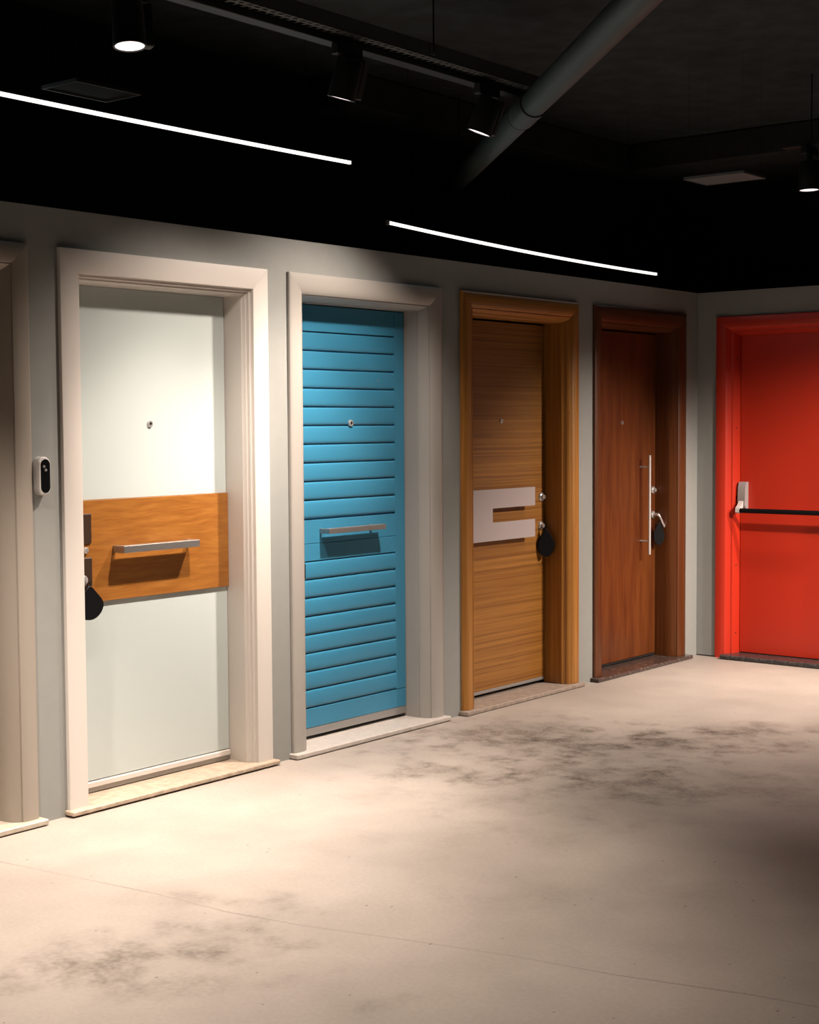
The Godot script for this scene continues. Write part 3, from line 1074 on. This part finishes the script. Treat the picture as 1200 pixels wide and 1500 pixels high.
	w3.box(Vector3((fx0 + fx1) / 2.0, 1.70, fz1 - 0.05), Vector3(fx1 - fx0 - 0.2, 3.40, 0.1))
	structure("wall_front", w3, M.black)
	var w4 := MB.new()
	w4.box(Vector3(fx0 + 0.05, 1.70, (-0.72 + fz1) / 2.0), Vector3(0.1, 3.40, fz1 + 0.72))
	structure("wall_back", w4, M.black)
	var bm := MB.new()
	bm.box(Vector3(-1.00, 3.31, -0.585), Vector3(3.9, 0.18, 0.27), 0.01)
	structure("beam_left", bm, M.beam, "dark beam under the ceiling along the long wall")
	var bn := MB.new()
	bn.box(Vector3(0.40, 3.31, 4.02), Vector3(1.1, 0.18, 8.9), 0.01)
	structure("beam_right", bn, M.beam, "dark beam under the ceiling along the short wall")
	# long partition with door openings
	var pa := part("wall_left", self)
	tag(pa, "long grey partition wall holding the row of doors", "", "", "structure")
	var panel := func(called: String, parent: Node3D, lo: Vector3, hi: Vector3) -> void:
		var b := MB.new()
		b.box((lo + hi) / 2.0, hi - lo)
		put(called, b, M.partition, parent)
	var doors := [[5.963, 1.15], [4.66, 1.163], [3.364, 1.148], [2.0525, 1.139], [0.741, 1.126]]
	var from := 10.5
	var top := HEAD - 0.033
	for q in doors:
		var hi: float = q[0] + q[1] / 2.0 - 0.033
		var lo: float = q[0] - q[1] / 2.0 + 0.033
		panel.call("wall_panel", pa, Vector3(-from, 0, -0.25), Vector3(-hi, 2.4, 0))
		panel.call("wall_lintel", pa, Vector3(-hi, top, -0.25), Vector3(-lo, 2.4, 0))
		from = lo
	panel.call("wall_panel", pa, Vector3(-from, 0, -0.25), Vector3(0.25, 2.4, 0))
	panel.call("wall_backing", pa, Vector3(-10.5, 0, -0.30), Vector3(0.25, 2.4, -0.25))
	var pb := part("wall_right", self)
	tag(pb, "short grey partition wall holding the red door", "", "", "structure")
	var za := 0.141 + 0.033
	var zb := 0.141 + 1.16 - 0.033
	panel.call("wall_panel", pb, Vector3(0, 0.007, 0), Vector3(0.2, 2.4, za))
	panel.call("wall_panel", pb, Vector3(0, 0, zb), Vector3(0.2, 2.4, 6.0))
	panel.call("wall_lintel", pb, Vector3(0, 2.204, za), Vector3(0.2, 2.4, zb))
	panel.call("wall_backing", pb, Vector3(0.2, 0, 0), Vector3(0.25, 2.4, 6.0))
	# doors
	beige_door()
	white_door()
	blue_door()
	teak_door()
	brown_door()
	red_door()
	# ceiling fittings
	led_line(5.95, 2.797, 3.513, 2.795, 0.02, 0.006, "white light line above the mint door, the higher of the two")
	led_line(3.225, 2.540, 0.59, 2.480, 0.02, 0.014, "white light line just above the wall over the brown doors, the lower of the two")
	track(Vector3(-9.0, 3.0185, 0.845), Vector3(-3.30, 3.0185, 0.845), 0.0295, "black lighting track under the metal cable tray")
	track(Vector3(-1.30, 3.0185, 1.20), Vector3(-1.30, 3.0185, 2.8), 0.381, "short black lighting track in front of the red door")
	track(Vector3(-7.20, 3.0185, 3.40), Vector3(-0.20, 3.0185, 3.40), 0.381, "long black lighting track over the open floor, outside the view")
	cable_tray()
	vent_pipe()
	hung_panel(5.13, 5.44, 0.18, 0.385, 2.80, M.paneldark, M.rimdark, "dark flat panel hanging above the higher white light line")
	hung_panel(1.74, 1.99, 0.97, 1.31, 2.80, M.panelgrey, M.zinc, "grey flat panel hanging under the ceiling before the short wall")
	keypad()
	black_tag(Vector3(-4.66 - 0.398, 0.902, -0.066), 0.145, 0.140, 0.0, "black tag at the oak band's edge of the mint door")
	black_tag(Vector3(-2.0525 + 0.396, 0.938, -0.100), 0.105, 0.165, -0.75, "black tag below the lock of the golden brown door")
	black_tag(Vector3(-0.741 + 0.392, 0.905, -0.088), 0.075, 0.15, -0.75, "black tag below the lever of the dark brown door")
